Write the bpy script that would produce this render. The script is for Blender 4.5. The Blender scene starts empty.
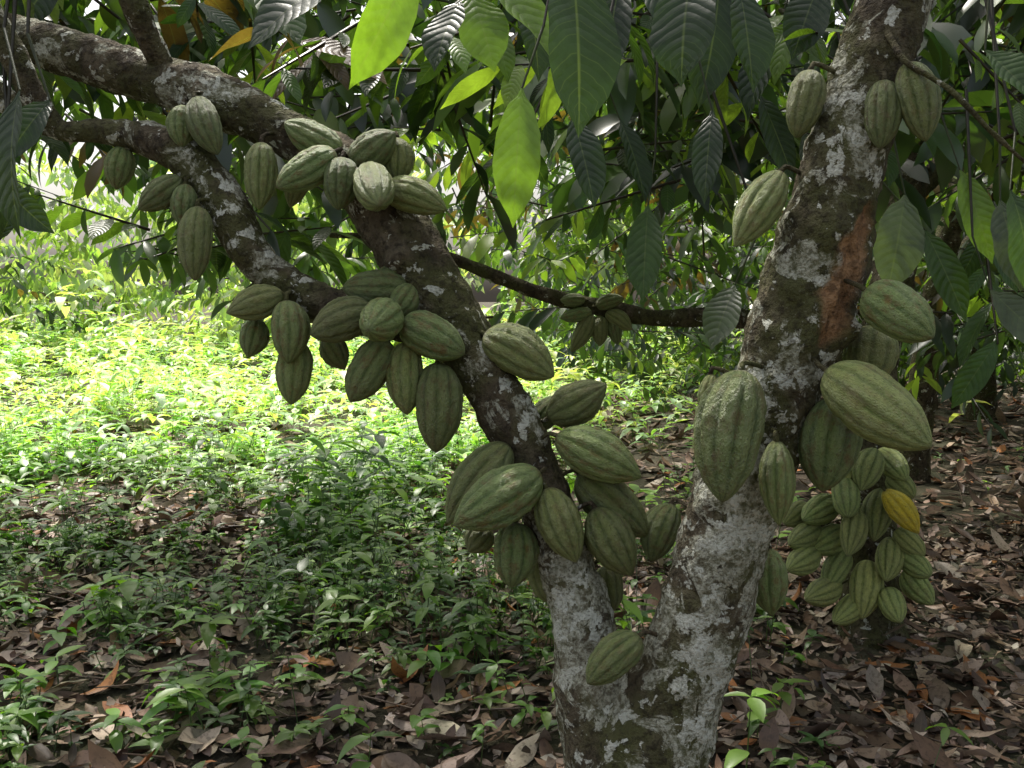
import bpy, math, random
import numpy as np
from mathutils import Vector, noise, Matrix
random.seed(7); rng=np.random.default_rng(11)
sc=bpy.context.scene
# ---------------------------------------------------------------- camera
FP=1000.0; CH=1.4; PIT=math.radians(5.2)
cam=bpy.data.cameras.new("camera"); co=bpy.data.objects.new("camera",cam); sc.collection.objects.link(co)
cam.sensor_width=36; cam.lens=36*FP/1024; cam.clip_end=500; cam.clip_start=0.05
co.location=(0,0,CH); co.rotation_euler=(math.pi/2-PIT,0,0); sc.camera=co
def P(px,py,d):
    x=(px-512)/FP; z=-(py-384)/FP
    return np.array([d*x, d*(math.cos(PIT)+z*math.sin(PIT)), CH+d*(-math.sin(PIT)+z*math.cos(PIT))])
# ---------------------------------------------------------------- light
w=bpy.data.worlds.new("World"); sc.world=w; w.use_nodes=True
nt=w.node_tree; sky=nt.nodes.new("ShaderNodeTexSky"); sky.sky_type='NISHITA'; sky.sun_disc=False
EL=math.radians(60); AZ=math.radians(-25)
sky.sun_elevation=EL; sky.sun_rotation=AZ; sky.dust_density=7.0; sky.air_density=1.0; sky.ozone_density=0.6
hz=nt.nodes.new("ShaderNodeHueSaturation"); hz.inputs['Saturation'].default_value=0.5; nt.links.new(sky.outputs[0],hz.inputs['Color'])
bg=nt.nodes["Background"]; nt.links.new(hz.outputs[0],bg.inputs[0]); bg.inputs[1].default_value=0.26
sl=bpy.data.lights.new("sun","SUN"); sl.energy=5.0; sl.angle=math.radians(2.0); sl.color=(1,0.95,0.86)
so=bpy.data.objects.new("sun",sl); sc.collection.objects.link(so)
S=Vector((math.sin(AZ)*math.cos(EL),math.cos(AZ)*math.cos(EL),math.sin(EL)))
so.rotation_euler=S.to_track_quat('Z','Y').to_euler(); so.location=(0,0,20)
sc.view_settings.view_transform='Standard'; sc.view_settings.look='None'; sc.view_settings.exposure=0
# ---------------------------------------------------------------- materials
class NB:
    def __init__(s,name):
        s.m=bpy.data.materials.new(name); s.m.use_nodes=True; s.t=s.m.node_tree
        s.b=s.t.nodes["Principled BSDF"]; s.out=s.t.nodes["Material Output"]
    def n(s,t,**k):
        x=s.t.nodes.new(t)
        for a,v in k.items(): setattr(x,a,v)
        return x
    def l(s,a,b): s.t.links.new(a,b)
    def val(s,inp,v):
        if hasattr(v,'is_linked') or isinstance(v,bpy.types.NodeSocket): s.l(v,inp)
        else: inp.default_value=v
    def math(s,op,a,b=0.0,c=None,clamp=False):
        x=s.n("ShaderNodeMath",operation=op); x.use_clamp=clamp
        s.val(x.inputs[0],a); s.val(x.inputs[1],b)
        if c is not None: s.val(x.inputs[2],c)
        return x.outputs[0]
    def noise(s,vec,scale,detail=4,rough=0.55,dist=0.0):
        x=s.n("ShaderNodeTexNoise"); x.inputs['Scale'].default_value=scale
        x.inputs['Detail'].default_value=detail; x.inputs['Roughness'].default_value=rough; x.inputs['Distortion'].default_value=dist
        if vec is not None: s.l(vec,x.inputs['Vector'])
        return x.outputs['Fac']
    def ramp(s,f,pts):
        x=s.n("ShaderNodeValToRGB"); e=x.color_ramp.elements
        while len(e)<len(pts): e.new(0.5)
        for i,(p,c) in enumerate(pts):
            e[i].position=p; e[i].color=(c,c,c,1) if isinstance(c,(int,float)) else (*c,1)
        s.l(f,x.inputs[0]); return x.outputs[0]
    def mix(s,f,a,b,mode='MIX'):
        x=s.n("ShaderNodeMix",data_type='RGBA',blend_type=mode)
        s.val(x.inputs[0],f)
        for i,v in ((6,a),(7,b)):
            if isinstance(v,tuple): x.inputs[i].default_value=(*v,1)
            else: s.l(v,x.inputs[i])
        return x.outputs[2]
    def bump(s,h,st,dist):
        x=s.n("ShaderNodeBump"); x.inputs['Strength'].default_value=st; x.inputs['Distance'].default_value=dist
        s.l(h,x.inputs['Height']); s.l(x.outputs[0],s.b.inputs['Normal']); return x.outputs[0]
def leaf_mat(name,trans=0.35,rough=0.42,vein=1.0,spec=0.5,dry=False):
    b=NB(name)
    a=b.n("ShaderNodeAttribute",attribute_name="col")
    uv=b.n("ShaderNodeUVMap",uv_map="UVMap"); sp=b.n("ShaderNodeSeparateXYZ"); b.l(uv.outputs[0],sp.inputs[0])
    av=b.math('ABSOLUTE',b.math('MULTIPLY',b.math('SUBTRACT',sp.outputs[1],0.5),2.0))
    tc=b.n("ShaderNodeTexCoord")
    n1=b.noise(tc.outputs['Object'],14,2); n2=b.noise(tc.outputs['Object'],70,2)
    ph=b.math('SUBTRACT',b.math('MULTIPLY',sp.outputs[0],11.0),b.math('MULTIPLY',b.math('POWER',av,1.3),1.9))
    ph=b.math('ADD',ph,b.math('MULTIPLY',n1,1.0))
    fr=b.math('ABSOLUTE',b.math('SUBTRACT',b.math('FRACT',ph),0.5))
    v1=b.math('MULTIPLY',b.math('SUBTRACT',0.06,fr,clamp=True),12.0,clamp=True)
    v2=b.math('MULTIPLY',b.math('SUBTRACT',0.06,av,clamp=True),16.0,clamp=True)
    v=b.math('MAXIMUM',b.math('MULTIPLY',v1,0.5),v2)
    tone=b.math('ADD',b.math('MULTIPLY',n1,0.8),b.math('MULTIPLY',n2,0.5))
    tone=b.math('ADD',tone,0.35)
    cc=b.n("ShaderNodeCombineColor")
    for i in range(3): b.l(tone,cc.inputs[i])
    c=b.mix(1.0,a.outputs['Color'],cc.outputs[0],'MULTIPLY')
    vc=b.mix(b.math('MULTIPLY',v,0.4*vein),c,(0.18,0.22,0.09) if not dry else (0.30,0.2,0.12))
    if dry:
        sp_=b.ramp(n2,[(0.52,0.0),(0.64,1.0)]); vc=b.mix(b.math('MULTIPLY',sp_,0.5),vc,(0.04,0.025,0.015))
        df=b.n("ShaderNodeBsdfDiffuse"); b.l(vc,df.inputs[0]); gl=b.n("ShaderNodeBsdfGlossy"); gl.inputs['Roughness'].default_value=.5
        m2=b.n("ShaderNodeMixShader"); m2.inputs[0].default_value=.05; b.l(df.outputs[0],m2.inputs[1]); b.l(gl.outputs[0],m2.inputs[2]); b.l(m2.outputs[0],b.out.inputs[0]); return b.m
    b.l(vc,b.b.inputs['Base Color']); b.b.inputs['Roughness'].default_value=rough
    b.b.inputs['Specular IOR Level'].default_value=spec
    cell=b.math('SINE',b.math('MULTIPLY',b.math('FRACT',ph),3.14159))
    h=b.math('ADD',b.math('MULTIPLY',cell,0.6),b.math('MULTIPLY',n2,0.5))
    nb=b.bump(h,0.45,0.004)
    tr=b.n("ShaderNodeBsdfTranslucent")
    tcx=b.mix(1.0,vc,(2.1,2.4,0.6),'MULTIPLY'); b.l(tcx,tr.inputs[0])
    ms=b.n("ShaderNodeMixShader"); ms.inputs[0].default_value=trans
    b.l(b.b.outputs[0],ms.inputs[1]); b.l(tr.outputs[0],ms.inputs[2]); b.l(ms.outputs[0],b.out.inputs[0])
    return b.m
def simple_leaf(name,trans,rough,gloss=0.07):
    b=NB(name); a=b.n("ShaderNodeAttribute",attribute_name="col")
    df=b.n("ShaderNodeBsdfDiffuse"); b.l(a.outputs['Color'],df.inputs[0])
    gl=b.n("ShaderNodeBsdfGlossy"); gl.inputs['Roughness'].default_value=rough
    tr=b.n("ShaderNodeBsdfTranslucent"); b.l(b.mix(1.0,a.outputs['Color'],(2.0,2.3,0.6),'MULTIPLY'),tr.inputs[0])
    m1=b.n("ShaderNodeMixShader"); m1.inputs[0].default_value=trans; b.l(df.outputs[0],m1.inputs[1]); b.l(tr.outputs[0],m1.inputs[2])
    m2=b.n("ShaderNodeMixShader"); m2.inputs[0].default_value=gloss; b.l(m1.outputs[0],m2.inputs[1]); b.l(gl.outputs[0],m2.inputs[2])
    b.l(m2.outputs[0],b.out.inputs[0]); return b.m
M_leaf=leaf_mat("cocoa_leaf",0.40,0.34)
M_lf2=simple_leaf("cocoa_leaf_plain",0.40,0.36,0.08)
M_herb=simple_leaf("herb_leaf",0.38,0.42)
M_dry=leaf_mat("dry_leaf",0.08,0.55,0.6,0.4,True)
def bark_mat():
    b=NB("cocoa_bark"); tc=b.n("ShaderNodeTexCoord"); o=tc.outputs['Object']
    li=b.n("ShaderNodeAttribute",attribute_name="lich"); sp=b.n("ShaderNodeSeparateColor"); b.l(li.outputs['Color'],sp.inputs[0])
    mp=b.n("ShaderNodeMapping"); mp.inputs['Scale'].default_value=(1,1,0.6); b.l(o,mp.inputs[0])
    n1=b.noise(mp.outputs[0],16,6,0.68); n2=b.noise(o,60,4,0.65); n3=b.noise(o,150,3,0.6); n4=b.noise(o,5,4,0.6)
    base=b.ramp(n1,[(0.32,(0.022,0.016,0.009)),(0.5,(0.085,0.064,0.038)),(0.66,(0.19,0.155,0.10))])
    base=b.mix(b.math('MULTIPLY',sp.outputs[0],0.35),base,(0.17,0.15,0.10))
    base=b.mix(b.ramp(n4,[(0.42,0.0),(0.56,0.8)]),base,b.mix(n2,(0.045,0.052,0.014),(0.14,0.145,0.05)))
    base=b.mix(b.ramp(n2,[(0.48,0.0),(0.62,0.7)]),base,(0.022,0.016,0.010))
    nn8=b.noise(o,8.5,7,0.72,0.8)
    thr=b.math('ADD',nn8,b.math('MULTIPLY',b.math('SUBTRACT',sp.outputs[0],0.5),0.20))
    l1=b.ramp(thr,[(0.535,0.0),(0.56,1.0)])
    l1=b.math('MULTIPLY',l1,b.ramp(n3,[(0.38,0.3),(0.52,1.0)]))
    l1=b.math('MULTIPLY',l1,b.ramp(n2,[(0.36,0.3),(0.5,1.0)]))
    c=b.mix(l1,base,b.ramp(n2,[(0.35,(0.25,0.25,0.17)),(0.65,(0.52,0.515,0.41))]))
    thr2=b.math('ADD',b.noise(o,22,5,0.6,0.4),b.math('MULTIPLY',b.math('SUBTRACT',sp.outputs[0],0.5),0.12))
    l2=b.math('MULTIPLY',b.ramp(thr2,[(0.59,0.0),(0.61,1.0)]),b.ramp(n3,[(0.36,0.4),(0.5,1.0)]))
    c=b.mix(l2,c,b.mix(n2,(0.46,0.48,0.38),(0.74,0.73,0.64)))
    wc=b.ramp(n1,[(0.3,(0.14,0.07,0.03)),(0.6,(0.48,0.28,0.14))])
    wc=b.mix(b.ramp(n2,[(0.48,0.0),(0.62,0.6)]),wc,(0.05,0.03,0.015))
    c=b.mix(sp.outputs[1],c,wc)
    b.l(c,b.b.inputs['Base Color']); b.b.inputs['Roughness'].default_value=0.85; b.b.inputs['Specular IOR Level'].default_value=0.25
    h=b.math('ADD',b.math('MULTIPLY',n1,1.0),b.math('ADD',b.math('MULTIPLY',n2,0.6),b.math('MULTIPLY',n3,0.25)))
    b.bump(h,1.0,0.026); return b.m
M_bark=bark_mat()
def pod_mat(name,g1,g2,gd,bloom=0.42,vv=0.60,brown=0.65):
    b=NB(name); tc=b.n("ShaderNodeTexCoord"); oi=b.n("ShaderNodeObjectInfo")
    va=b.n("ShaderNodeVectorMath",operation='ADD'); b.l(tc.outputs['Object'],va.inputs[0])
    vm=b.n("ShaderNodeVectorMath",operation='SCALE'); b.l(oi.outputs['Location'],vm.inputs[0]); vm.inputs['Scale'].default_value=7.3
    b.l(vm.outputs[0],va.inputs[1]); o=va.outputs[0]
    at=b.n("ShaderNodeAttribute",attribute_name="ridge"); sp=b.n("ShaderNodeSeparateColor"); b.l(at.outputs['Color'],sp.inputs[0])
    n1=b.noise(o,3,4,0.6); n2=b.noise(o,14,5,0.7); n3=b.noise(o,40,3); n5=b.noise(o,6,6,0.75)
    rg=b.math('ADD',b.math('MULTIPLY',sp.outputs[0],0.65),b.math('MULTIPLY',b.math('SUBTRACT',n2,0.42),1.6),clamp=True)
    c=b.mix(rg,gd,g1)
    c=b.mix(b.ramp(n1,[(0.35,0.0),(0.7,0.75)]),c,b.mix(rg,gd,g2))
    c=b.mix(b.ramp(n5,[(0.48,0.0),(0.66,bloom)]),c,(0.38,0.39,0.22))
    rr=b.math('FRACT',b.math('MULTIPLY',oi.outputs['Random'],7.7))
    bt=b.math('MULTIPLY',b.ramp(b.noise(o,5,5,0.7),[(0.50,0.0),(0.66,brown)]),b.math('ADD',0.35,rr),clamp=True)
    c=b.mix(bt,c,(0.19,0.12,0.05))
    c=b.mix(b.ramp(n3,[(0.60,0.0),(0.68,0.65)]),c,(0.06,0.05,0.03))
    c=b.mix(b.math('MULTIPLY',sp.outputs[1],0.8),c,(0.08,0.06,0.03))
    hs=b.n("ShaderNodeHueSaturation"); b.l(c,hs.inputs['Color'])
    b.l(b.math('ADD',vv,b.math('MULTIPLY',oi.outputs['Random'],0.48)),hs.inputs['Value'])
    b.l(b.math('ADD',0.475,b.math('MULTIPLY',rr,0.04)),hs.inputs['Hue']); hs.inputs['Saturation'].default_value=1.16
    b.l(hs.outputs[0],b.b.inputs['Base Color']); b.b.inputs['Specular IOR Level'].default_value=0.6
    b.l(b.math('ADD',0.24,b.math('MULTIPLY',n2,0.36)),b.b.inputs['Roughness'])
    b.bump(b.math('ADD',n2,b.math('MULTIPLY',n3,0.5)),0.5,0.12); return b.m
M_pod=pod_mat("green_pod_skin",(0.31,0.36,0.15),(0.23,0.31,0.12),(0.10,0.145,0.045))
M_pod2=pod_mat("lit_pod_skin",(0.47,0.52,0.21),(0.38,0.47,0.19),(0.12,0.17,0.055),0.3,0.70,.3)  # lighter copy of the green skin: stronger light painted into cluster pods
M_ypod=pod_mat("yellow_pod_skin",(0.74,0.60,0.13),(0.62,0.56,0.14),(0.46,0.36,0.07),0.25,0.72,.3)
def soil_mat():
    b=NB("forest_soil"); tc=b.n("ShaderNodeTexCoord"); o=tc.outputs['Object']
    n1=b.noise(o,0.8,4); n2=b.noise(o,18,6,0.7)
    c=b.ramp(n2,[(0.3,(0.025,0.017,0.011)),(0.55,(0.07,0.05,0.03)),(0.75,(0.14,0.105,0.07))])
    c=b.mix(b.ramp(n1,[(0.4,0.0),(0.65,0.6)]),c,(0.06,0.075,0.025))
    b.l(c,b.b.inputs['Base Color']); b.b.inputs['Roughness'].default_value=0.95
    b.bump(n2,1.0,0.04); return b.m
M_soil=soil_mat()
# ---------------------------------------------------------------- mesh helpers
def mk(name,V,F,mat,uv=None,attrs=None,smooth=True,parent=None):
    V=np.asarray(V,np.float32); F=np.asarray(F,np.int32)
    me=bpy.data.meshes.new(name); me.vertices.add(len(V)); me.vertices.foreach_set("co",V.ravel())
    nf,k=F.shape; me.loops.add(nf*k); me.loops.foreach_set("vertex_index",F.ravel())
    me.polygons.add(nf); me.polygons.foreach_set("loop_start",np.arange(0,nf*k,k,dtype=np.int32))
    me.polygons.foreach_set("loop_total",np.full(nf,k,np.int32)); me.update(calc_edges=True)
    if smooth: me.polygons.foreach_set("use_smooth",np.ones(nf,bool))
    if uv is not None:
        l=me.uv_layers.new(name="UVMap"); l.data.foreach_set("uv",np.asarray(uv,np.float32)[F.ravel()].ravel())
    for an,av in (attrs or {}).items():
        a=me.attributes.new(an,'FLOAT_COLOR','POINT'); a.data.foreach_set("color",np.hstack([av,np.ones((len(V),1))]).astype(np.float32).ravel())
    me.materials.append(mat)
    ob=bpy.data.objects.new(name,me); sc.collection.objects.link(ob)
    if parent: ob.parent=parent
    return ob
def nrm(a): return a/np.maximum(np.linalg.norm(a,axis=-1,keepdims=True),1e-9)
class Leaves:
    def __init__(s): s.V=[];s.F=[];s.UV=[];s.C=[];s.n=0
    def add(s,pos,d,up,L,W,col,droop=0.6,fold=0.25,nseg=5,shape='cocoa',wav=0.0,twist=0.0):
        pos=np.atleast_2d(pos).astype(float); N=len(pos)
        if N==0: return
        d=nrm(np.broadcast_to(d,(N,3)).astype(float)); up=np.broadcast_to(up,(N,3))
        side=nrm(np.cross(d,up)); up=np.cross(side,d)
        L=np.broadcast_to(L,(N,)); W=np.broadcast_to(W,(N,)); droop=np.broadcast_to(droop,(N,)); fold=np.broadcast_to(fold,(N,))
        col=np.broadcast_to(col,(N,3)); tw=np.broadcast_to(twist,(N,))
        t=np.linspace(0,1,nseg+1)
        if shape=='cocoa': wt=np.interp(t,[0,.04,.15,.35,.6,.8,.92,1],[.04,.06,.55,.92,1,.68,.2,.0])
        elif shape=='ovate': wt=np.interp(t,[0,.1,.3,.5,.75,1],[.04,.5,1,.95,.55,.0])
        else: wt=np.interp(t,[0,.2,.6,1],[.6,1,.8,.0])
        ph=rng.uniform(0,6.28,N); cur=pos.copy()
        VV=np.zeros((N,nseg+1,3,3))
        for i,ti in enumerate(t):
            a=-droop*ti
            dd=d*np.cos(a)[:,None]+up*np.sin(a)[:,None]; uu=-d*np.sin(a)[:,None]+up*np.cos(a)[:,None]
            if i>0: cur=cur+dd*(L/nseg)[:,None]
            an=tw*ti; ss=side*np.cos(an)[:,None]+uu*np.sin(an)[:,None]; u2=-side*np.sin(an)[:,None]+uu*np.cos(an)[:,None]
            wv=wav*np.sin(ph+ti*11)*W; wv2=wav*np.sin(ph*1.7+ti*12)*W
            h=(W*0.5*wt[i])
            VV[:,i,1]=cur
            VV[:,i,0]=cur-ss*(h*np.cos(fold))[:,None]+u2*(h*np.sin(fold)+wv*wt[i])[:,None]
            VV[:,i,2]=cur+ss*(h*np.cos(fold))[:,None]+u2*(h*np.sin(fold)+wv2*wt[i])[:,None]
        nv=(nseg+1)*3
        uvt=np.array([[ti,k*0.5] for ti in t for k in range(3)])
        ft=[]
        for i in range(nseg):
            for k in range(2):
                a=i*3+k; ft.append([a,a+1,a+4,a+3])
        ft=np.array(ft)
        s.V.append(VV.reshape(-1,3)); s.F.append((ft[None]+(np.arange(N)*nv)[:,None,None]+s.n).reshape(-1,4))
        s.UV.append(np.tile(uvt,(N,1))); s.C.append(np.repeat(col,nv,axis=0)); s.n+=N*nv
    def rods(s,a,b,r0,r1,col):
        a=np.atleast_2d(a);b=np.atleast_2d(b);N=len(a); d=nrm(b-a); s1=nrm(np.cross(d,np.array([0.3,0.5,0.81]))); s2=np.cross(d,s1)
        VV=np.zeros((N,8,3)); r0=np.broadcast_to(r0,(N,)); r1=np.broadcast_to(r1,(N,))
        for k in range(4):
            q=s1*math.cos(k*math.pi/2)+s2*math.sin(k*math.pi/2)
            VV[:,k]=a+q*r0[:,None]; VV[:,4+k]=b+q*r1[:,None]
        ft=np.array([[k,(k+1)%4,4+(k+1)%4,4+k] for k in range(4)])
        s.V.append(VV.reshape(-1,3)); s.F.append((ft[None]+(np.arange(N)*8)[:,None,None]+s.n).reshape(-1,4))
        s.UV.append(np.full((N*8,2),0.3)); s.C.append(np.broadcast_to(np.array(col,float),(N*8,3))); s.n+=N*8
    def build(s,name,mat,parent=None):
        return mk(name,np.vstack(s.V),np.vstack(s.F),mat,np.vstack(s.UV),{"col":np.vstack(s.C)},True,parent)
def empty(name,loc=(0,0,0)):
    e=bpy.data.objects.new(name,None); sc.collection.objects.link(e); e.empty_display_size=0.2; return e
# ---------------------------------------------------------------- trunks
def spline(K,step):
    K=np.array(K,float); out=[]
    n=len(K)
    for i in range(n-1):
        p0=K[max(i-1,0)];p1=K[i];p2=K[i+1];p3=K[min(i+2,n-1)]
        m=max(2,int(np.linalg.norm(p2[:3]-p1[:3])/step))
        for j in range(m):
            t=j/m; out.append(0.5*((2*p1)+(-p0+p2)*t+(2*p0-5*p1+4*p2-p3)*t*t+(-p0+3*p1-3*p2+p3)*t**3))
    out.append(K[-1]); return np.array(out)
def tube(name,K,parent,lich=lambda p:0.5,seg=48,step=0.014,amp=0.10,wound=None,mat=None,knots=()):
    C=spline(K,step); n=len(C); T=nrm(np.gradient(C[:,:3],axis=0))
    s=nrm(np.cross(T[0],np.array([0.1,1,0.05]))[None])[0]; V=np.zeros((n,seg,3)); A=np.zeros((n*seg,3)); q=0
    for i in range(n):
        s=s-T[i]*np.dot(s,T[i]); s/=np.linalg.norm(s); b=np.cross(T[i],s); r=C[i,3]
        for k in range(seg):
            th=2*math.pi*k/seg; dirv=s*math.cos(th)+b*math.sin(th); p=C[i,:3]+dirv*r; vp=Vector(p)
            f=noise.noise(vp*6+Vector((3,1,7)))*1.0+noise.noise(vp*17)*0.65+noise.noise(vp*40)*0.5
            dd=r*(amp*f)+0.0035*noise.noise(vp*100)
            for kp,kr,kh in knots:
                dist=np.linalg.norm(p-kp)
                if dist<kr*2: dd+=kh*math.exp(-(dist/kr)**2*1.6)*(1+0.5*noise.noise(vp*60))
            g=0
            if wound:
                wp=wound(p)
                if wp>0:
                    g=min(1,wp*2.5)
                    dd+=-0.012*g+0.016*noise.noise(Vector((p[0]*90,p[1]*90,p[2]*14)))*g
            V[i,k]=p+dirv*dd; A[q]=(max(0,min(1,lich(p))),g,0); q+=1
    idx=np.arange(n*seg).reshape(n,seg)
    a=idx[:-1];b=idx[1:]
    F=np.stack([a,np.roll(a,-1,1),np.roll(b,-1,1),b],-1).reshape(-1,4)
    return mk(name,V.reshape(-1,3),F,mat or M_bark,None,{"lich":A},True,parent), C
def px(path):
    return [list(P(x,y,d))+[wd*d/FP/2] for x,y,wd,d in path]
# ---------------------------------------------------------------- pods
def pod_mesh(seed,bend,fat=0.0,depth=0.15,lump=1.0):
    nu,nv=70,38
    t=np.linspace(0,1,nv)
    tk=[0,.015,.05,.12,.25,.42,.6,.75,.87,.94,.98,1]; rk=np.array([.10,.26,.48,.70,.92,1,.94,.77,.50,.28,.13,.0])
    rk=rk+fat*np.array([0,0,.05,.08,.04,0,-.0,.04,.06,.06,.03,0])
    rr=np.interp(t,tk,rk); rr=np.convolve(np.pad(rr,1,mode='edge'),[.2,.6,.2],'valid'); rr[0]=.08; rr[-1]=0.005
    V=[];A=[]
    for i in range(nv):
        for k in range(nu):
            th=2*math.pi*k/nu
            g=abs(math.sin(5*th+0.25*math.sin(3*t[i]+seed)+0.10*math.sin(9*t[i]+seed)))
            g2=0.55+0.45*math.cos(5*th)
            fur=(1-g)**2.2
            taper=min(1,t[i]*6)*min(1,(1-t[i])*4+0.25)
            r=0.5*rr[i]*(1-depth*fur*(0.6+0.4*g2)*taper)
            vp=Vector((math.cos(th)*1.2,math.sin(th)*1.2,t[i]*3+seed*5))
            r*=1+lump*(0.045*noise.noise(vp*1.5)+0.03*noise.noise(vp*6)+0.02*noise.noise(vp*13))
            x=r*math.cos(th)+bend*math.sin(math.pi*t[i]); y=r*math.sin(th)
            V.append((x,y,t[i]))
            ends=max(0,1-t[i]*22)+max(0,(t[i]-0.965)*25)
            A.append((max(0,1-fur*1.5)*1.0,min(1,ends),0))
    idx=np.arange(nu*nv).reshape(nv,nu); a=idx[:-1];b=idx[1:]
    F=np.stack([a,np.roll(a,-1,1),np.roll(b,-1,1),b],-1).reshape(-1,4)
    V=np.array(V)
    ob=mk("pod_tmp",V,F,M_pod,None,{"ridge":np.array(A)}); me=ob.data; bpy.data.objects.remove(ob); me.name="cocoa_pod_mesh"; return me
PM=[pod_mesh(i,b,f,dp,lu) for i,(b,f,dp,lu) in enumerate([(0.0,0.3,.12,1),(0.06,-.8,.16,1.2),(-0.05,.6,.10,1.4),(0.09,0,.14,1),(0.02,-1.2,.12,1.3),(-0.07,.3,.15,1.6),(.03,.8,.11,1.1),(-.03,-.5,.17,1.8)])]
PM2=[]
for m in PM:
    q=m.copy(); q.materials[0]=M_pod2; PM2.append(q)
PY=PM[1].copy(); PY.materials[0]=M_ypod
npod=[0]
def pod(a,b,wid,parent,axis,pool=None):
    a=np.array(a);b=np.array(b); L=np.linalg.norm(b-a); npod[0]+=1
    ob=bpy.data.objects.new("pod_%d"%npod[0],random.choice(pool or PM)); sc.collection.objects.link(ob)
    q=Vector(b-a).to_track_quat('Z','Y').to_matrix().to_4x4()@Matrix.Rotation(random.uniform(0,6.28),4,'Z')
    wd=wid*random.uniform(.94,1.05)
    ob.matrix_world=Matrix.Translation(Vector(a))@q@Matrix.Diagonal((wd,wd*random.uniform(.94,1.04),L,1))
    ob.parent=parent
    if axis is not None:
        dd=np.linalg.norm(axis[:,:3]-a,axis=1)-axis[:,3]; j=np.argmin(dd)
        tgt=axis[j,:3]; mid=(a+tgt)/2+np.array([0,0,0.01])
        din=nrm((b-a)[None])[0]
        K=[list(a+din*0.012)+[0.0055],list(a-din*0.012)+[0.0045],list(mid)+[0.0045],list(tgt)+[0.007]]
        C=spline(K,0.012); n=len(C); T=nrm(np.gradient(C[:,:3],axis=0)); V=[]
        s=nrm(np.cross(T[0],np.array([0.1,1,0.3]))[None])[0]
        for i in range(n):
            s=s-T[i]*np.dot(s,T[i]); s/=max(np.linalg.norm(s),1e-6); bb=np.cross(T[i],s)
            for k in range(8): V.append(C[i,:3]+(s*math.cos(k*math.pi/4)+bb*math.sin(k*math.pi/4))*C[i,3])
        idx=np.arange(n*8).reshape(n,8); A=idx[:-1];B=idx[1:]
        F=np.stack([A,np.roll(A,-1,1),np.roll(B,-1,1),B],-1).reshape(-1,4)
        mk("stalk_%d"%npod[0],V,F,M_bark,None,{"lich":np.tile([[0.15,0,0]],(len(V),1))},True,parent)
# ================================================================ MAIN TREE
tree=empty("cocoa_tree")
def lich_main(p):
    z=p[2]
    return 0.62+0.6*noise.noise(Vector(p)*2.6)+(0.12 if z<1.1 else 0.0)+(0.25 if z>1.85 else 0)
def wound(p):
    c0=P(884,190,1.70); c1=P(826,350,1.72)
    t=np.dot(p-c0,c1-c0)/np.dot(c1-c0,c1-c0)
    if t<0 or t>1: return 0
    d=np.linalg.norm(p-(c0+(c1-c0)*t)); w_=0.045*(math.sin(math.pi*t)**0.6)+0.018*noise.noise(Vector(p)*30)
    return max(0,(w_-d)/0.03)
RT=[(640,1030,250,1.92),(634,960,185,1.92),(632,860,155,1.92),(638,780,130,1.92),(668,700,104,1.90),(702,620,90,1.88),(724,545,88,1.86),(744,475,86,1.84),(772,395,90,1.82),(798,325,96,1.80),(820,255,98,1.79),(838,185,80,1.78),(862,100,74,1.77),(890,20,74,1.76),(915,-60,70,1.76),(960,-220,60,1.8),(1000,-420,45,1.9)]
kn=[(P(690,690,1.83),0.03,0.025),(P(790,290,1.72),0.025,0.016),(P(760,330,1.74),0.02,0.014),(P(850,330,1.74),0.03,0.02),(P(700,600,1.82),0.02,0.012),(P(775,385,1.74),0.025,0.014),(P(840,225,1.7),0.03,0.014),(P(735,500,1.8),0.018,0.012),(P(815,180,1.74),0.018,0.012)]
_,AR=tube("trunk_right",px(RT),tree,lich_main,64,0.009,0.14,wound,None,kn)
LT=[(640,900,110,1.92),(612,790,92,1.93),(594,700,72,1.94),(584,630,62,1.96),(566,565,58,1.98),(543,495,56,2.0),(516,435,60,2.02),(486,378,54,2.04),(452,322,60,2.06),(422,272,64,2.08),(388,218,62,2.1),(345,168,52,2.12),(290,135,44,2.15),(220,100,52,2.18),(140,75,46,2.22),(60,50,44,2.26),(-60,15,40,2.3),(-250,-60,34,2.4)]
lich_l=lambda p: (0.85 if p[2]<0.9 else 0.40)+0.5*noise.noise(Vector(p)*3)
kn2=[(P(500,430,1.98),0.03,0.016),(P(400,260,2.03),0.03,0.022),(P(540,500,1.95),0.02,0.016),(P(430,300,2.03),0.025,0.018),(P(360,190,2.06),0.03,0.016),(P(480,365,2.0),0.02,0.014),(P(200,95,2.14),0.025,0.016),(P(590,650,1.92),0.018,0.012)]
_,AL=tube("trunk_left",px(LT),tree,lich_l,56,0.010,0.18,None,None,kn2)
BT=[(452,322,40,2.06),(400,322,40,2.06),(345,310,38,2.07),(292,288,38,2.08),(248,248,42,2.09),(226,205,44,2.11),(180,152,38,2.14),(115,133,26,2.16),(60,130,22,2.18),(20,110,26,2.2),(-60,60,24,2.2)]
_,AB=tube("branch_lower",px(BT),tree,lambda p:0.45+0.5*noise.noise(Vector(p)*4),36,0.012,0.2)
_,A4=tube("branch_small",px([(170,78,22,2.2),(150,40,26,2.15),(128,-10,26,2.1),(90,-100,22,2.1)]),tree,lambda p:0.4,24,0.015,0.14)
_,A5=tube("branch_offshoot",px([(60,130,18,2.18),(35,100,24,2.15),(10,50,26,2.12),(-30,-20,24,2.1)]),tree,lambda p:0.6,24,0.015,0.14)
_,A6=tube("twig",px([(880,20,9,1.72),(905,60,6,1.66),(950,90,6,1.62),(1000,140,5,1.6),(1060,190,4,1.6)]),tree,lambda p:0.2,10,0.02,0.1)
_,A7=tube("twig_upper",px([(905,-10,9,1.72),(960,-30,8,1.7),(1060,-60,7,1.65)]),tree,lambda p:0.2,10,0.02,0.1)
axis=np.vstack([AR,AL,AB])
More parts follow.
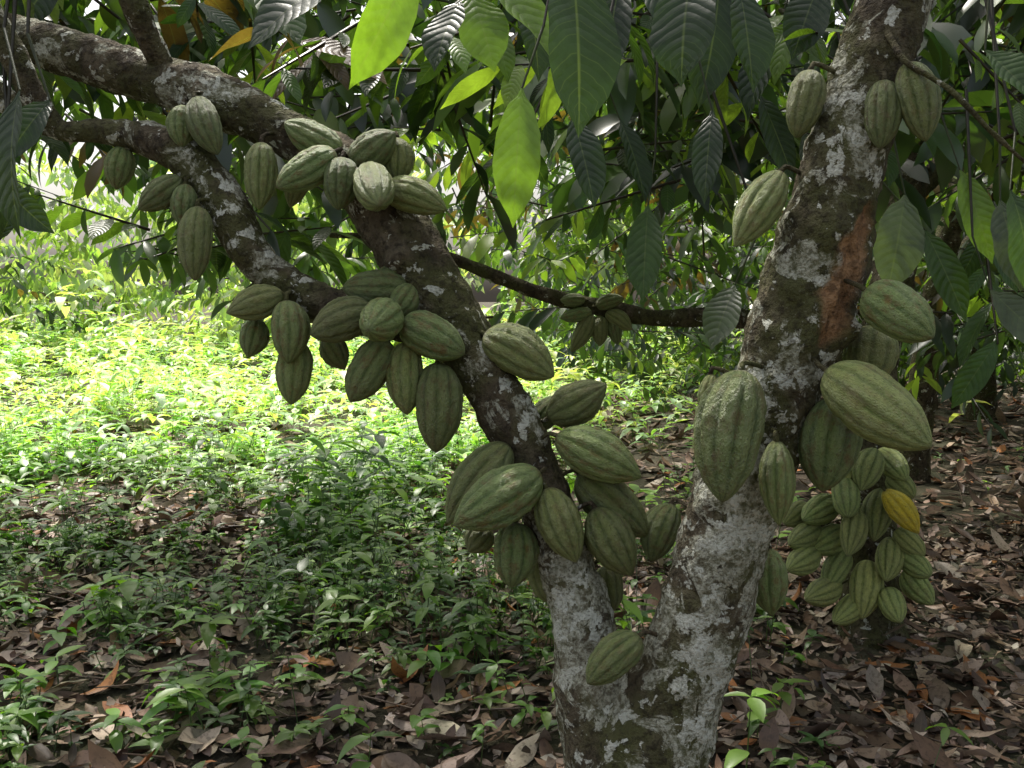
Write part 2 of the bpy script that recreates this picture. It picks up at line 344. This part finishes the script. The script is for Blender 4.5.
PODS=[
(742,370,722,503,69,1.70,1.66),(776,440,779,526,37,1.72,1.72),(826,370,932,448,66,1.70,1.60),(865,290,934,338,50,1.70,1.64),(836,398,822,492,58,1.77,1.76),(874,325,866,388,54,1.82,1.82),
(768,548,772,616,40,1.92,1.92),(712,374,706,418,22,1.86,1.86),(782,172,735,247,42,1.76,1.74),(812,70,796,138,36,1.75,1.75),(884,80,880,149,35,1.70,1.69),(908,62,926,142,42,1.68,1.67),(640,636,587,684,40,1.84,1.82),
(508,444,447,524,54,1.97,1.93),(540,472,453,526,54,1.92,1.87),(516,522,511,588,46,1.95,1.93),(546,488,577,563,46,1.92,1.89),(556,436,642,478,48,1.95,1.92),(548,418,607,384,42,2.02,2.0),(578,474,648,536,48,1.99,1.97),(594,508,632,576,46,1.94,1.92),(672,504,651,562,36,2.0,1.98),(538,552,552,604,32,2.03,2.03),(606,565,612,612,30,2.03,2.02),(484,334,554,377,48,2.0,1.98),(490,528,468,552,32,2.04,2.03),(535,430,560,395,28,2.08,2.08),
(408,288,342,288,38,2.03,2.0),(374,310,310,335,42,1.98,1.95),(392,312,368,330,40,1.95,1.86),(402,322,465,354,44,1.97,1.94),(388,340,350,402,44,1.99,1.97),(405,342,407,415,37,1.98,1.97),(438,362,436,453,44,1.97,1.96),(412,285,390,318,30,2.01,1.99),(325,335,345,370,28,2.08,2.08),(330,300,300,320,24,2.1,2.1),(395,268,380,290,26,2.04,2.02),
(284,294,226,313,34,2.03,2.0),(287,300,288,364,38,2.0,1.99),(297,340,291,405,36,2.04,2.03),(258,318,248,358,30,2.07,2.06),
(336,152,276,188,37,2.03,2.0),(343,158,338,210,35,2.02,2.0),(368,168,380,206,38,2.0,1.90),(382,188,447,210,35,2.02,2.0),(352,168,395,132,38,2.06,2.04),(396,138,396,184,30,2.08,2.07),(342,154,284,122,36,2.08,2.08),(262,142,259,210,31,2.08,2.07),(402,210,440,258,32,2.12,2.12),(300,160,290,208,26,2.14,2.14),
(196,98,218,155,33,2.1,2.07),(184,106,182,148,27,2.12,2.1),(182,178,138,210,28,2.1,2.08),(198,206,195,281,35,2.05,2.04),(186,184,183,228,27,2.08,2.07),(124,146,116,190,30,2.16,2.16),
]
for a0,a1,b0,b1,wd,d0,d1 in PODS:
    pod(P(a0,a1,d0),P(b0,b1,d1),wd*(d0+d1)/2/FP*1.04,tree,axis)
# ================================================================ BACKGROUND TREE WITH CLUSTER
tree2=empty("cocoa_tree")
T2=[(872,665,95,4.2),(872,630,66,4.2),(870,560,52,4.2),(866,470,48,4.2),(872,380,46,4.25),(890,300,42,4.3),(905,200,38,4.4),(900,60,34,4.5),(880,-120,26,4.7)]
_,B1=tube("trunk",px(T2),tree2,lambda p:0.3,28,0.03,0.14)
_,B2=tube("branch",px([(872,400,30,4.25),(820,345,24,4.2),(740,318,20,4.1),(660,318,18,4.0),(600,308,17,4.0),(540,293,15,4.0),(470,266,12,4.0),(400,240,8,4.0),(330,235,5,4.0)]),tree2,lambda p:0.2,16,0.03,0.2)
_,B3=tube("branch_back",px([(905,200,26,4.4),(990,120,18,4.6),(1080,30,14,4.8)]),tree2,lambda p:0.2,16,0.03,0.16)
ax2=np.vstack([B1,B2])
bgp=[(868,470,45,28),(892,466,42,26),(902,486,34,24),(846,499,38,26),(820,511,40,27),(878,515,54,30),(852,532,50,27),(828,541,42,26),(804,536,34,25),(802,561,36,25),(836,570,42,25),(888,560,44,27),(910,543,40,22),(865,590,60,31),(919,587,46,26),(893,606,36,24),(846,610,36,24),(822,592,38,25),(916,566,36,22),(796,515,30,23),(842,474,34,25)]
for i,(x,y,L,wd) in enumerate(bgp):
    ox=(x-866)/70.0; ang=ox*1.1+random.uniform(-.5,.5); dx=math.sin(ang);dy=math.cos(ang)
    dm=4.02-0.18*math.sqrt(max(0,1-ox*ox*0.8))+(0,.09,.045)[i%3]
    pod(P(x-dx*L/2,y-dy*L/2,dm+0.06),P(x+dx*L/2,y+dy*L/2,dm-random.uniform(.0,.08)),1.1*wd*dm/FP,tree2,ax2,PM2)
pod(P(884,490,3.82),P(919,534,3.78),28*3.82/FP,tree2,ax2,[PY])
for a0,a1,b0,b1,wd in [(592,312,560,318,16),(592,314,571,352,18),(600,316,600,346,19),(606,312,632,330,18),(596,306,624,298,15),(585,300,560,300,14),(612,318,618,345,15)]:
    pod(P(a0,a1,3.96),P(b0,b1,3.94),wd*3.95/FP,tree2,ax2)
def bgtree(x,y,h,r,lean=0.3,seed=0):
    e=empty("cocoa_tree"); rr=random.Random(seed)
    K=[[x,y,-0.1,r*1.5],[x,y,0.1,r*1.1],[x+lean*.3,y,h*.35,r*.9],[x+lean,y+.1,h*.7,r*.75],[x+lean*1.8,y+.2,h,r*.5]]
    _,c=tube("trunk",K,e,lambda p:0.1,18,0.06,0.16)
    for k in range(3):
        a=rr.uniform(0,6.28); p=c[int(len(c)*(0.4+0.15*k))]
        tube("limb_%d"%k,[[*p[:3],r*.5],[p[0]+math.cos(a)*.6,p[1]+math.sin(a)*.6,p[2]+.45,r*.4],[p[0]+math.cos(a)*1.5,p[1]+math.sin(a)*1.5,p[2]+.8,r*.25]],e,lambda p:0.1,12,0.06,0.14)
for i,(x,y,h,r,l) in enumerate([(5.35,11.3,3.6,0.15,-.3),(3.0,7.4,3.4,0.11,.35),(7.6,8.6,3.6,.12,-.4),(3.4,17,4.5,.13,.2),(9.5,14.5,4.5,.14,.2)]):
    bgtree(x,y,h,r,l,i)
# ================================================================ GROUND
def gh(x,y):
    return 0.04*np.sin(x*1.1+0.6*y)+0.03*np.sin(y*1.7-x*0.8+1)+0.012*np.sin(x*4.1+1)*np.sin(y*3.7)+0.008*np.sin(x*9+y*7)-0.02+0.10*np.exp(-((x+1.9)/1.3)**2-((y-5.6)/.55)**2)
u=np.linspace(-1,1,321); gx=np.sinh(u*4.2)/np.sinh(4.2)*150; gy=np.sinh(u*4.2)/np.sinh(4.2)*150+5
X,Y=np.meshgrid(gx,gy); Z=gh(X,Y)*np.clip(1.3-np.hypot(X,Y)/120,0,1)
idx=np.arange(321*321).reshape(321,321)
mk("ground",np.stack([X,Y,Z],-1).reshape(-1,3),np.stack([idx[:-1,:-1],idx[:-1,1:],idx[1:,1:],idx[1:,:-1]],-1).reshape(-1,4),M_soil)
def vnoise(x,y,s,o=0.0):
    return np.array([noise.noise(Vector((a*s+o,b*s-o,o*3.1))) for a,b in zip(x,y)])
def pal(cols,N,jit=0.2,wts=None):
    c=np.array(cols)[rng.choice(len(cols),N,p=wts)]; return c*rng.uniform(1-jit,1+jit,(N,1))*rng.uniform(0.93,1.07,(N,3))
lit=Leaves()
LC=[(.16,.10,.06),(.23,.155,.10),(.36,.265,.19),(.48,.38,.28),(.07,.043,.027),(.36,.15,.05),(.27,.21,.16)]
def litter(N,x0,x1,y0,y1,Lr,nseg,zmax):
    x=rng.uniform(x0,x1,N);y=rng.uniform(y0,y1,N); z=gh(x,y)+rng.uniform(0.004,zmax,N)
    a=rng.uniform(0,6.28,N); d=np.stack([np.cos(a),np.sin(a),rng.normal(0,.10,N)],-1)
    up=np.stack([rng.normal(0,.22,N),rng.normal(0,.22,N),np.ones(N)],-1); up[:,2]*=np.where(rng.random(N)<.5,1,-1)
    L=rng.uniform(*Lr,N)*rng.choice([0.45,.7,1,1],N)
    C=pal(LC,N,.25,[.22,.22,.15,.07,.20,.07,.07])
    lit.add(np.stack([x,y,z],-1),d,up,L,L*rng.uniform(.28,.46,N),C,rng.normal(0.1,.5,N),rng.normal(.15,.35,N),nseg,'cocoa',0.07,rng.normal(0,.5,N))
litter(7500,-3.2,3.4,2.0,5.6,(.07,.21),7,.04)
litter(7500,-6,7,5.2,10,(.09,.23),4,.035)
litter(4000,0,10,9.5,17,(.12,.28),3,.03)
litter(1000,-4,4,-1.5,2.2,(.1,.27),4,.03)
def frag(N,x0,x1,y0,y1):
    x=rng.uniform(x0,x1,N);y=rng.uniform(y0,y1,N); a=rng.uniform(0,6.28,N); L=rng.uniform(.015,.065,N)
    lit.add(np.stack([x,y,gh(x,y)+rng.uniform(.003,.045,N)],-1),np.stack([np.cos(a),np.sin(a),rng.normal(0,.3,N)],-1),np.stack([rng.normal(0,.4,N),rng.normal(0,.4,N),np.ones(N)],-1),L,L*rng.uniform(.3,.9,N),pal([(.13,.08,.05),(.28,.20,.14),(.46,.37,.28),(.05,.033,.022)],N,.25),rng.normal(0,.8,N),.2,3,'ovate')
frag(13000,-3.2,3.4,2.2,6.0)
N=800;x=rng.uniform(-3.5,3.5,N);y=rng.uniform(2.3,8,N);a=rng.uniform(0,6.28,N);L=rng.uniform(.08,.4,N);z=gh(x,y)+.03
lit.rods(np.stack([x,y,z],-1),np.stack([x+np.cos(a)*L,y+np.sin(a)*L,z+rng.normal(.01,.03,N)],-1),.004,.002,(.14,.10,.07))
lit.build("leaf_litter",M_dry)
# ---------------- undergrowth plants
hb=Leaves()
def green_density(x,y):
    edge=-0.15+0.02*(y-3)+np.where(y>8,(y-8)*0.45,0)-.25*np.clip(3.4-y,0,1)
    m=1/(1+np.exp((x-edge)*2.2))
    near=np.clip(0.66+(y-3)*0.08,0.6,1.0)*(1-.55*np.exp(-((x+1.9)/1.3)**2-((y-5.45)/.42)**2))
    return m*near
def herbs(N,x0,x1,y0,y1,hr,lr,nl,nseg,force=None):
    x=rng.uniform(x0,x1,N);y=rng.uniform(y0,y1,N)
    nn=vnoise(x,y,0.9,3.3)+0.6*vnoise(x,y,2.6,1.2)
    dens=green_density(x,y) if force is None else np.full(N,force)
    keep=rng.random(N)<np.clip(dens*(0.75+2.6*nn),0.03,1)
    x=x[keep];y=y[keep];n=len(x); big_=np.where(rng.random(n)<.14,1.8,1.0)
    h=rng.uniform(*hr,n)*(1+1.1*np.clip(nn[keep],-.5,.7))*big_; lean=rng.normal(0,.25,(n,2))*h[:,None]
    base=np.stack([x,y,gh(x,y)],-1); top=base+np.stack([lean[:,0],lean[:,1],h],-1)
    hb.rods(base,top,.0025,.0015,(.09,.14,.04))
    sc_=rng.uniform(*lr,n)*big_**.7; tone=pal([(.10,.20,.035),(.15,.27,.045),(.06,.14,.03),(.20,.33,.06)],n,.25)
    sunlit=np.clip((y-6.2)/3.5,0,1)[:,None]; tone=tone*(1+.9*sunlit)+np.array([.24,.26,.22])*sunlit  # glare of the sunlit clearing painted into the farther herbs' colour
    ph=rng.uniform(0,6.28,n)
    for k in range(nl):
        f=rng.uniform(.35,1.0,n) if k>2 else np.ones(n)*.98
        a=ph+k*2.4+rng.normal(0,.3,n); el=rng.uniform(-.1,.6,n)
        d=np.stack([np.cos(a)*np.cos(el),np.sin(a)*np.cos(el),np.sin(el)],-1)
        L=sc_*rng.uniform(.6,1.15,n)
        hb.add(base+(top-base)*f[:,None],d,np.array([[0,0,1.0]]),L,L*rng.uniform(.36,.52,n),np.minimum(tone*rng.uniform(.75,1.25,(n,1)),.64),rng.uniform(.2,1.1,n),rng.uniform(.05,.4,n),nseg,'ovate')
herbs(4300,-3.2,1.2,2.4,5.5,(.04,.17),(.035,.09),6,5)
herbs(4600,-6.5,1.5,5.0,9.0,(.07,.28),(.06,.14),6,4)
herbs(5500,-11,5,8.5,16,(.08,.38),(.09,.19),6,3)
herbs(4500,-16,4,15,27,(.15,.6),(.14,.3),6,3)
herbs(260,0,7,2.8,9,(.04,.10),(.04,.07),4,4,.35)
def seedlings(pts):
    for (x,y,h,L,n) in pts:
        b=np.array([x,y,float(gh(x,y))]); t=b+np.array([random.uniform(-.04,.04),random.uniform(-.04,.04),h]); hb.rods(b[None],t[None],.004,.002,(.08,.1,.04))
        a=rng.uniform(0,6.28)+np.arange(n)*2.4; el=rng.uniform(-.1,.5,n)
        f=np.linspace(.55,1,n)[:,None]
        LL=L*rng.uniform(.7,1.1,n)
        hb.add(b+(t-b)*f,np.stack([np.cos(a)*np.cos(el),np.sin(a)*np.cos(el),np.sin(el)],-1),np.array([[0,0,1.0]]),LL,LL*.4,pal([(.12,.28,.04),(.17,.34,.05)],n),rng.uniform(.4,1.1,n),.2,8,'ovate',.03)
def G(pxx,pyy):
    ang=math.atan((pyy-384)/FP)+PIT; y=CH/math.tan(ang); d=y/(math.cos(PIT)-(pyy-384)/FP*math.sin(PIT)); return (pxx-512)/FP*d,y
sd=[]
for a,b_,h,L,n in [(175,735,.16,.15,7),(240,725,.12,.13,6),(420,700,.15,.12,6),(455,690,.12,.11,5),(60,700,.12,.12,6),(300,700,.10,.10,5),(130,600,.12,.12,6),(520,735,.12,.08,6),(340,600,.14,.10,6),(30,560,.14,.13,6),(250,560,.14,.11,6),(420,560,.12,.1,6),(830,600,.06,.07,4),(800,690,.05,.08,3),(660,590,.08,.09,5),(200,500,.2,.13,7),(350,480,.2,.13,7),(80,470,.2,.15,7),(400,440,.25,.16,7),(300,430,.25,.16,7),(150,430,.25,.16,7),(20,440,.25,.18,7),(90,640,.14,.12,7),(200,650,.12,.11,6),(30,620,.14,.12,7),(280,640,.12,.1,6),(380,520,.15,.12,7),(310,530,.15,.12,7),(20,740,.12,.11,6),(110,750,.1,.1,6),(350,745,.1,.1,5),(60,660,.12,.12,6)]:
    g=G(a,b_); sd.append((g[0],g[1],h,L,n))
seedlings(sd)
hb.build("undergrowth_plants",M_herb)
# ================================================================ FOLIAGE
CG=[(.026,.052,.018),(.04,.078,.022),(.06,.11,.028),(.024,.045,.020),(.10,.16,.035)]
CB=[(.028,.055,.018),(.042,.08,.022),(.07,.125,.028),(.028,.05,.02),(.10,.165,.035),(.19,.27,.055),(.11,.07,.03)]
def sprays(lv,c,nl,Lr,nseg,cols,wts=None,twl=.5,down=.55,rods=True,tw=1.0):
    N=len(c)
    a=rng.uniform(0,6.28,N); td=nrm(np.stack([np.cos(a),np.sin(a),rng.normal(-.15,.35,N)],-1)); TL=twl*rng.uniform(.6,1.3,N)
    if rods: lv.rods(c,c+td*TL[:,None],.006*tw,.0025*tw,(.04,.03,.015))
    sd_=nrm(np.cross(td,np.array([0,0,1.0])))
    tone=pal(cols,N,.25,wts); szs=rng.uniform(.6,1.2,N)
    for k in range(nl):
        f=(k+.8)/nl*TL; p=c+td*f[:,None]
        sg=(1 if k%2 else -1)*rng.uniform(.4,1.1,N)
        d=td*rng.uniform(.3,.9,N)[:,None]+sd_*sg[:,None]; d[:,2]-=rng.uniform(-.1,1.0,N)*down*1.7
        d=nrm(d); L=rng.uniform(*Lr,N)*szs
        up=np.stack([rng.normal(0,.45,N),rng.normal(0,.45,N),np.ones(N)],-1)
        lv.add(p,d,up,L,L*rng.uniform(.27,.38,N),tone*rng.uniform(.7,1.3,(N,1)),rng.uniform(.2,1.0,N),rng.uniform(.05,.4,N),nseg,'cocoa',.02,rng.normal(0,.35,N))
def clump(c,s,thr,o):
    v=np.array([noise.noise(Vector(p)*s+Vector((o,o,o))) for p in c]); return c[v>thr]
def box(N,x,y,z): return np.stack([rng.uniform(*x,N),rng.uniform(*y,N),rng.uniform(*z,N)],-1)
cr=Leaves()
c=box(950,(-4.5,6.5),(2.1,7.6),(2.8,4.2)); c=clump(c,.9,-.25,7.0)
sprays(cr,c,8,(.2,.34),4,CG,None,.55)
c=box(1050,(-3.5,3.8),(2.7,5.0),(1.85,2.9))
fr=1.4+c[:,1]*np.where(c[:,0]<-.6,.17,.125); c=c[c[:,2]>fr]; c=clump(c,1.1,-.1,2.0)
sprays(cr,c,8,(.13,.25),5,CG,None,.45)
cr.build("canopy_foliage",M_lf2)
mdl=Leaves()
c=box(4900,(-4.5,8),(4.6,10.5),(1.0,3.7))
x_,y_,z_=c.T
low=np.where(x_<-1.6,1.4+y_*.13,np.where(x_<0,1.45+y_*.02,1.25))-0.25*np.clip(x_-2.5,0,1.5)
ok=(z_>low+.35*np.sin(x_*2.3+y_)) & ~((x_<-.4)&(y_>6.3))
c=clump(c[ok],.9,-.12,5.0); sprays(mdl,c,8,(.11,.24),4,CB,None,.5)
c=box(2600,(.3,12),(10.5,16.5),(.4,4.6)); c=clump(c,.7,-.12,9.0); sprays(mdl,c,8,(.17,.30),3,CG,None,.6)
c=box(500,(3.5,9),(8.5,13),(.9,2.6)); sprays(mdl,c,8,(.15,.27),4,CG,None,.5)
c=box(650,(1.0,14),(13,17.5),(.05,1.4)); sprays(mdl,c,8,(.17,.30),3,CG,None,.6)
c=box(70,(-1.9,-1.0),(4.8,6.2),(1.45,2.2)); sprays(mdl,c,7,(.12,.22),5,[(.08,.14,.04),(.13,.21,.05)],None,.35)
mdl.build("understory_foliage",M_lf2)
fw=Leaves()
c=box(4200,(-22,17),(17.5,26),(.1,8.0)); k=(rng.random(len(c))<np.clip(1.2-c[:,2]/8.5,0,1))&~((c[:,0]<-2)&(c[:,1]<21)); c=clump(c[k],.45,-.12,1.0)
lf=c[:,0]<-3
HAZEc=[(.20,.28,.11),(.30,.38,.20),(.12,.18,.06),(.40,.46,.28)]  # leaf colours whitened to imitate sunlit haze on distant foliage
sprays(fw,c[lf],8,(.26,.46),3,HAZEc,None,.8,.55,False)
sprays(fw,c[~lf],8,(.26,.46),3,CB,None,.8,.55,False)
c=box(1300,(-20,-2.5),(19,22.5),(0,4.2)); c=clump(c,.5,-.3,14.0); sprays(fw,c,8,(.2,.4),3,HAZEc,None,.7,.55,False)
c=box(900,(-20,-9),(4,20),(.2,5.5)); c=clump(c,.5,-.1,4.0); sprays(fw,c,8,(.24,.4),3,CB,None,.8,.55,False)
c=box(600,(9,17),(2,17),(.2,5.5)); sprays(fw,c,8,(.24,.4),3,CG,None,.8,.55,False)
c=box(1500,(-32,30),(28,38),(.2,9)); k=rng.random(len(c))<np.clip(1.2-c[:,2]/9.0,0,1); sprays(fw,c[k],8,(.5,.9),3,HAZEc,None,1.2,.55,False)
fw.build("background_trees",M_lf2)
big=Leaves()
BIG=[
(572,-40,588,128,72,1.45,0),(415,-40,365,85,50,1.7,2),(470,-10,496,70,44,1.9,2),(522,88,512,218,42,1.75,2),(572,115,596,208,36,1.8,0),(648,205,640,300,34,2.2,1),(692,-30,670,76,62,1.5,0),(640,-20,700,50,40,1.6,0),(740,-10,752,90,44,1.8,0),
(712,110,700,200,28,1.9,0),(905,195,888,290,44,1.9,3),(925,230,960,320,30,2.1,1),(735,285,708,352,34,2.1,3),(1010,190,1040,290,40,1.9,1),(20,90,-5,230,50,1.6,0),(50,100,10,170,34,1.7,0),
(340,-30,250,45,50,1.8,0),(460,0,430,70,40,1.8,0),(820,-20,790,60,40,2.0,0),(1000,200,1015,290,40,2.0,3),(985,50,1030,110,40,1.9,1),(480,-30,560,60,50,1.9,2),(620,120,650,200,30,2.2,0),(780,20,740,110,36,2.3,0),(0,240,30,190,20,2.0,0),(760,95,790,180,26,2.4,0),(960,170,990,260,30,2.3,2),(990,290,1050,360,36,2.2,3),
(260,-20,300,50,40,2.3,1),(60,-30,20,40,46,2.4,0),(620,-20,600,90,44,2.0,0),(720,-20,710,100,44,2.1,0),(530,-10,540,80,36,2.1,0),(0,180,40,240,30,1.9,0)]
BC=[(.022,.040,.017),(.055,.10,.028),(.15,.24,.04),(.085,.11,.065)]
for a0,a1,b0,b1,wd,d,ci in BIG:
    A=P(a0,a1,d);B=P(b0,b1,d-.04); L=np.linalg.norm(B-A)*1.05
    up=np.array([random.uniform(-.6,.6),-1,.35+random.uniform(-.3,.6)])
    big.add(A[None],(B-A)[None]+np.array([[0,-.03,.02]]),up[None],L,wd*d/FP*1.15,np.array(BC[ci])*random.uniform(.85,1.15),random.uniform(.1,.6),random.uniform(.1,.45),14,'cocoa',.05,random.uniform(-.5,.5))
    tw=A+np.array([random.uniform(-.08,.08),random.uniform(0,.1),.12]); big.rods(A[None],tw[None],.002,.003,(.05,.06,.02))
    big.rods(tw[None],(tw+np.array([random.uniform(-.1,.1),.15,.35]))[None],.003,.005,(.04,.035,.02))
c=np.array([P(x,y,d) for x,y,d in [(150,0,2.6),(250,20,2.6),(330,60,2.6),(60,20,2.6),(420,70,2.6),(500,20,2.3),(640,60,2.4),(720,60,2.5),(780,10,2.3),(960,40,2.4),(1000,140,2.4),(600,10,2.2),(440,130,3.0),(980,200,2.7),(150,230,3.4),(200,250,3.6),(90,120,2.9),(250,235,3.3),(20,60,2.6),(30,-30,2.6),(200,40,2.8),(560,60,2.6),(680,20,2.6),(740,120,2.8),(300,0,2.7),(380,10,2.5),(100,-10,2.8),(960,100,2.8),(600,150,3.0),(680,180,3.1),(540,140,3.0),(460,30,2.6)]])
sprays(big,c,8,(.12,.23),9,CB,None,.4)
big.build("hanging_leaves",M_leaf,tree)
print("verts",sum(len(o.data.vertices) for o in bpy.data.objects if o.type=='MESH'))
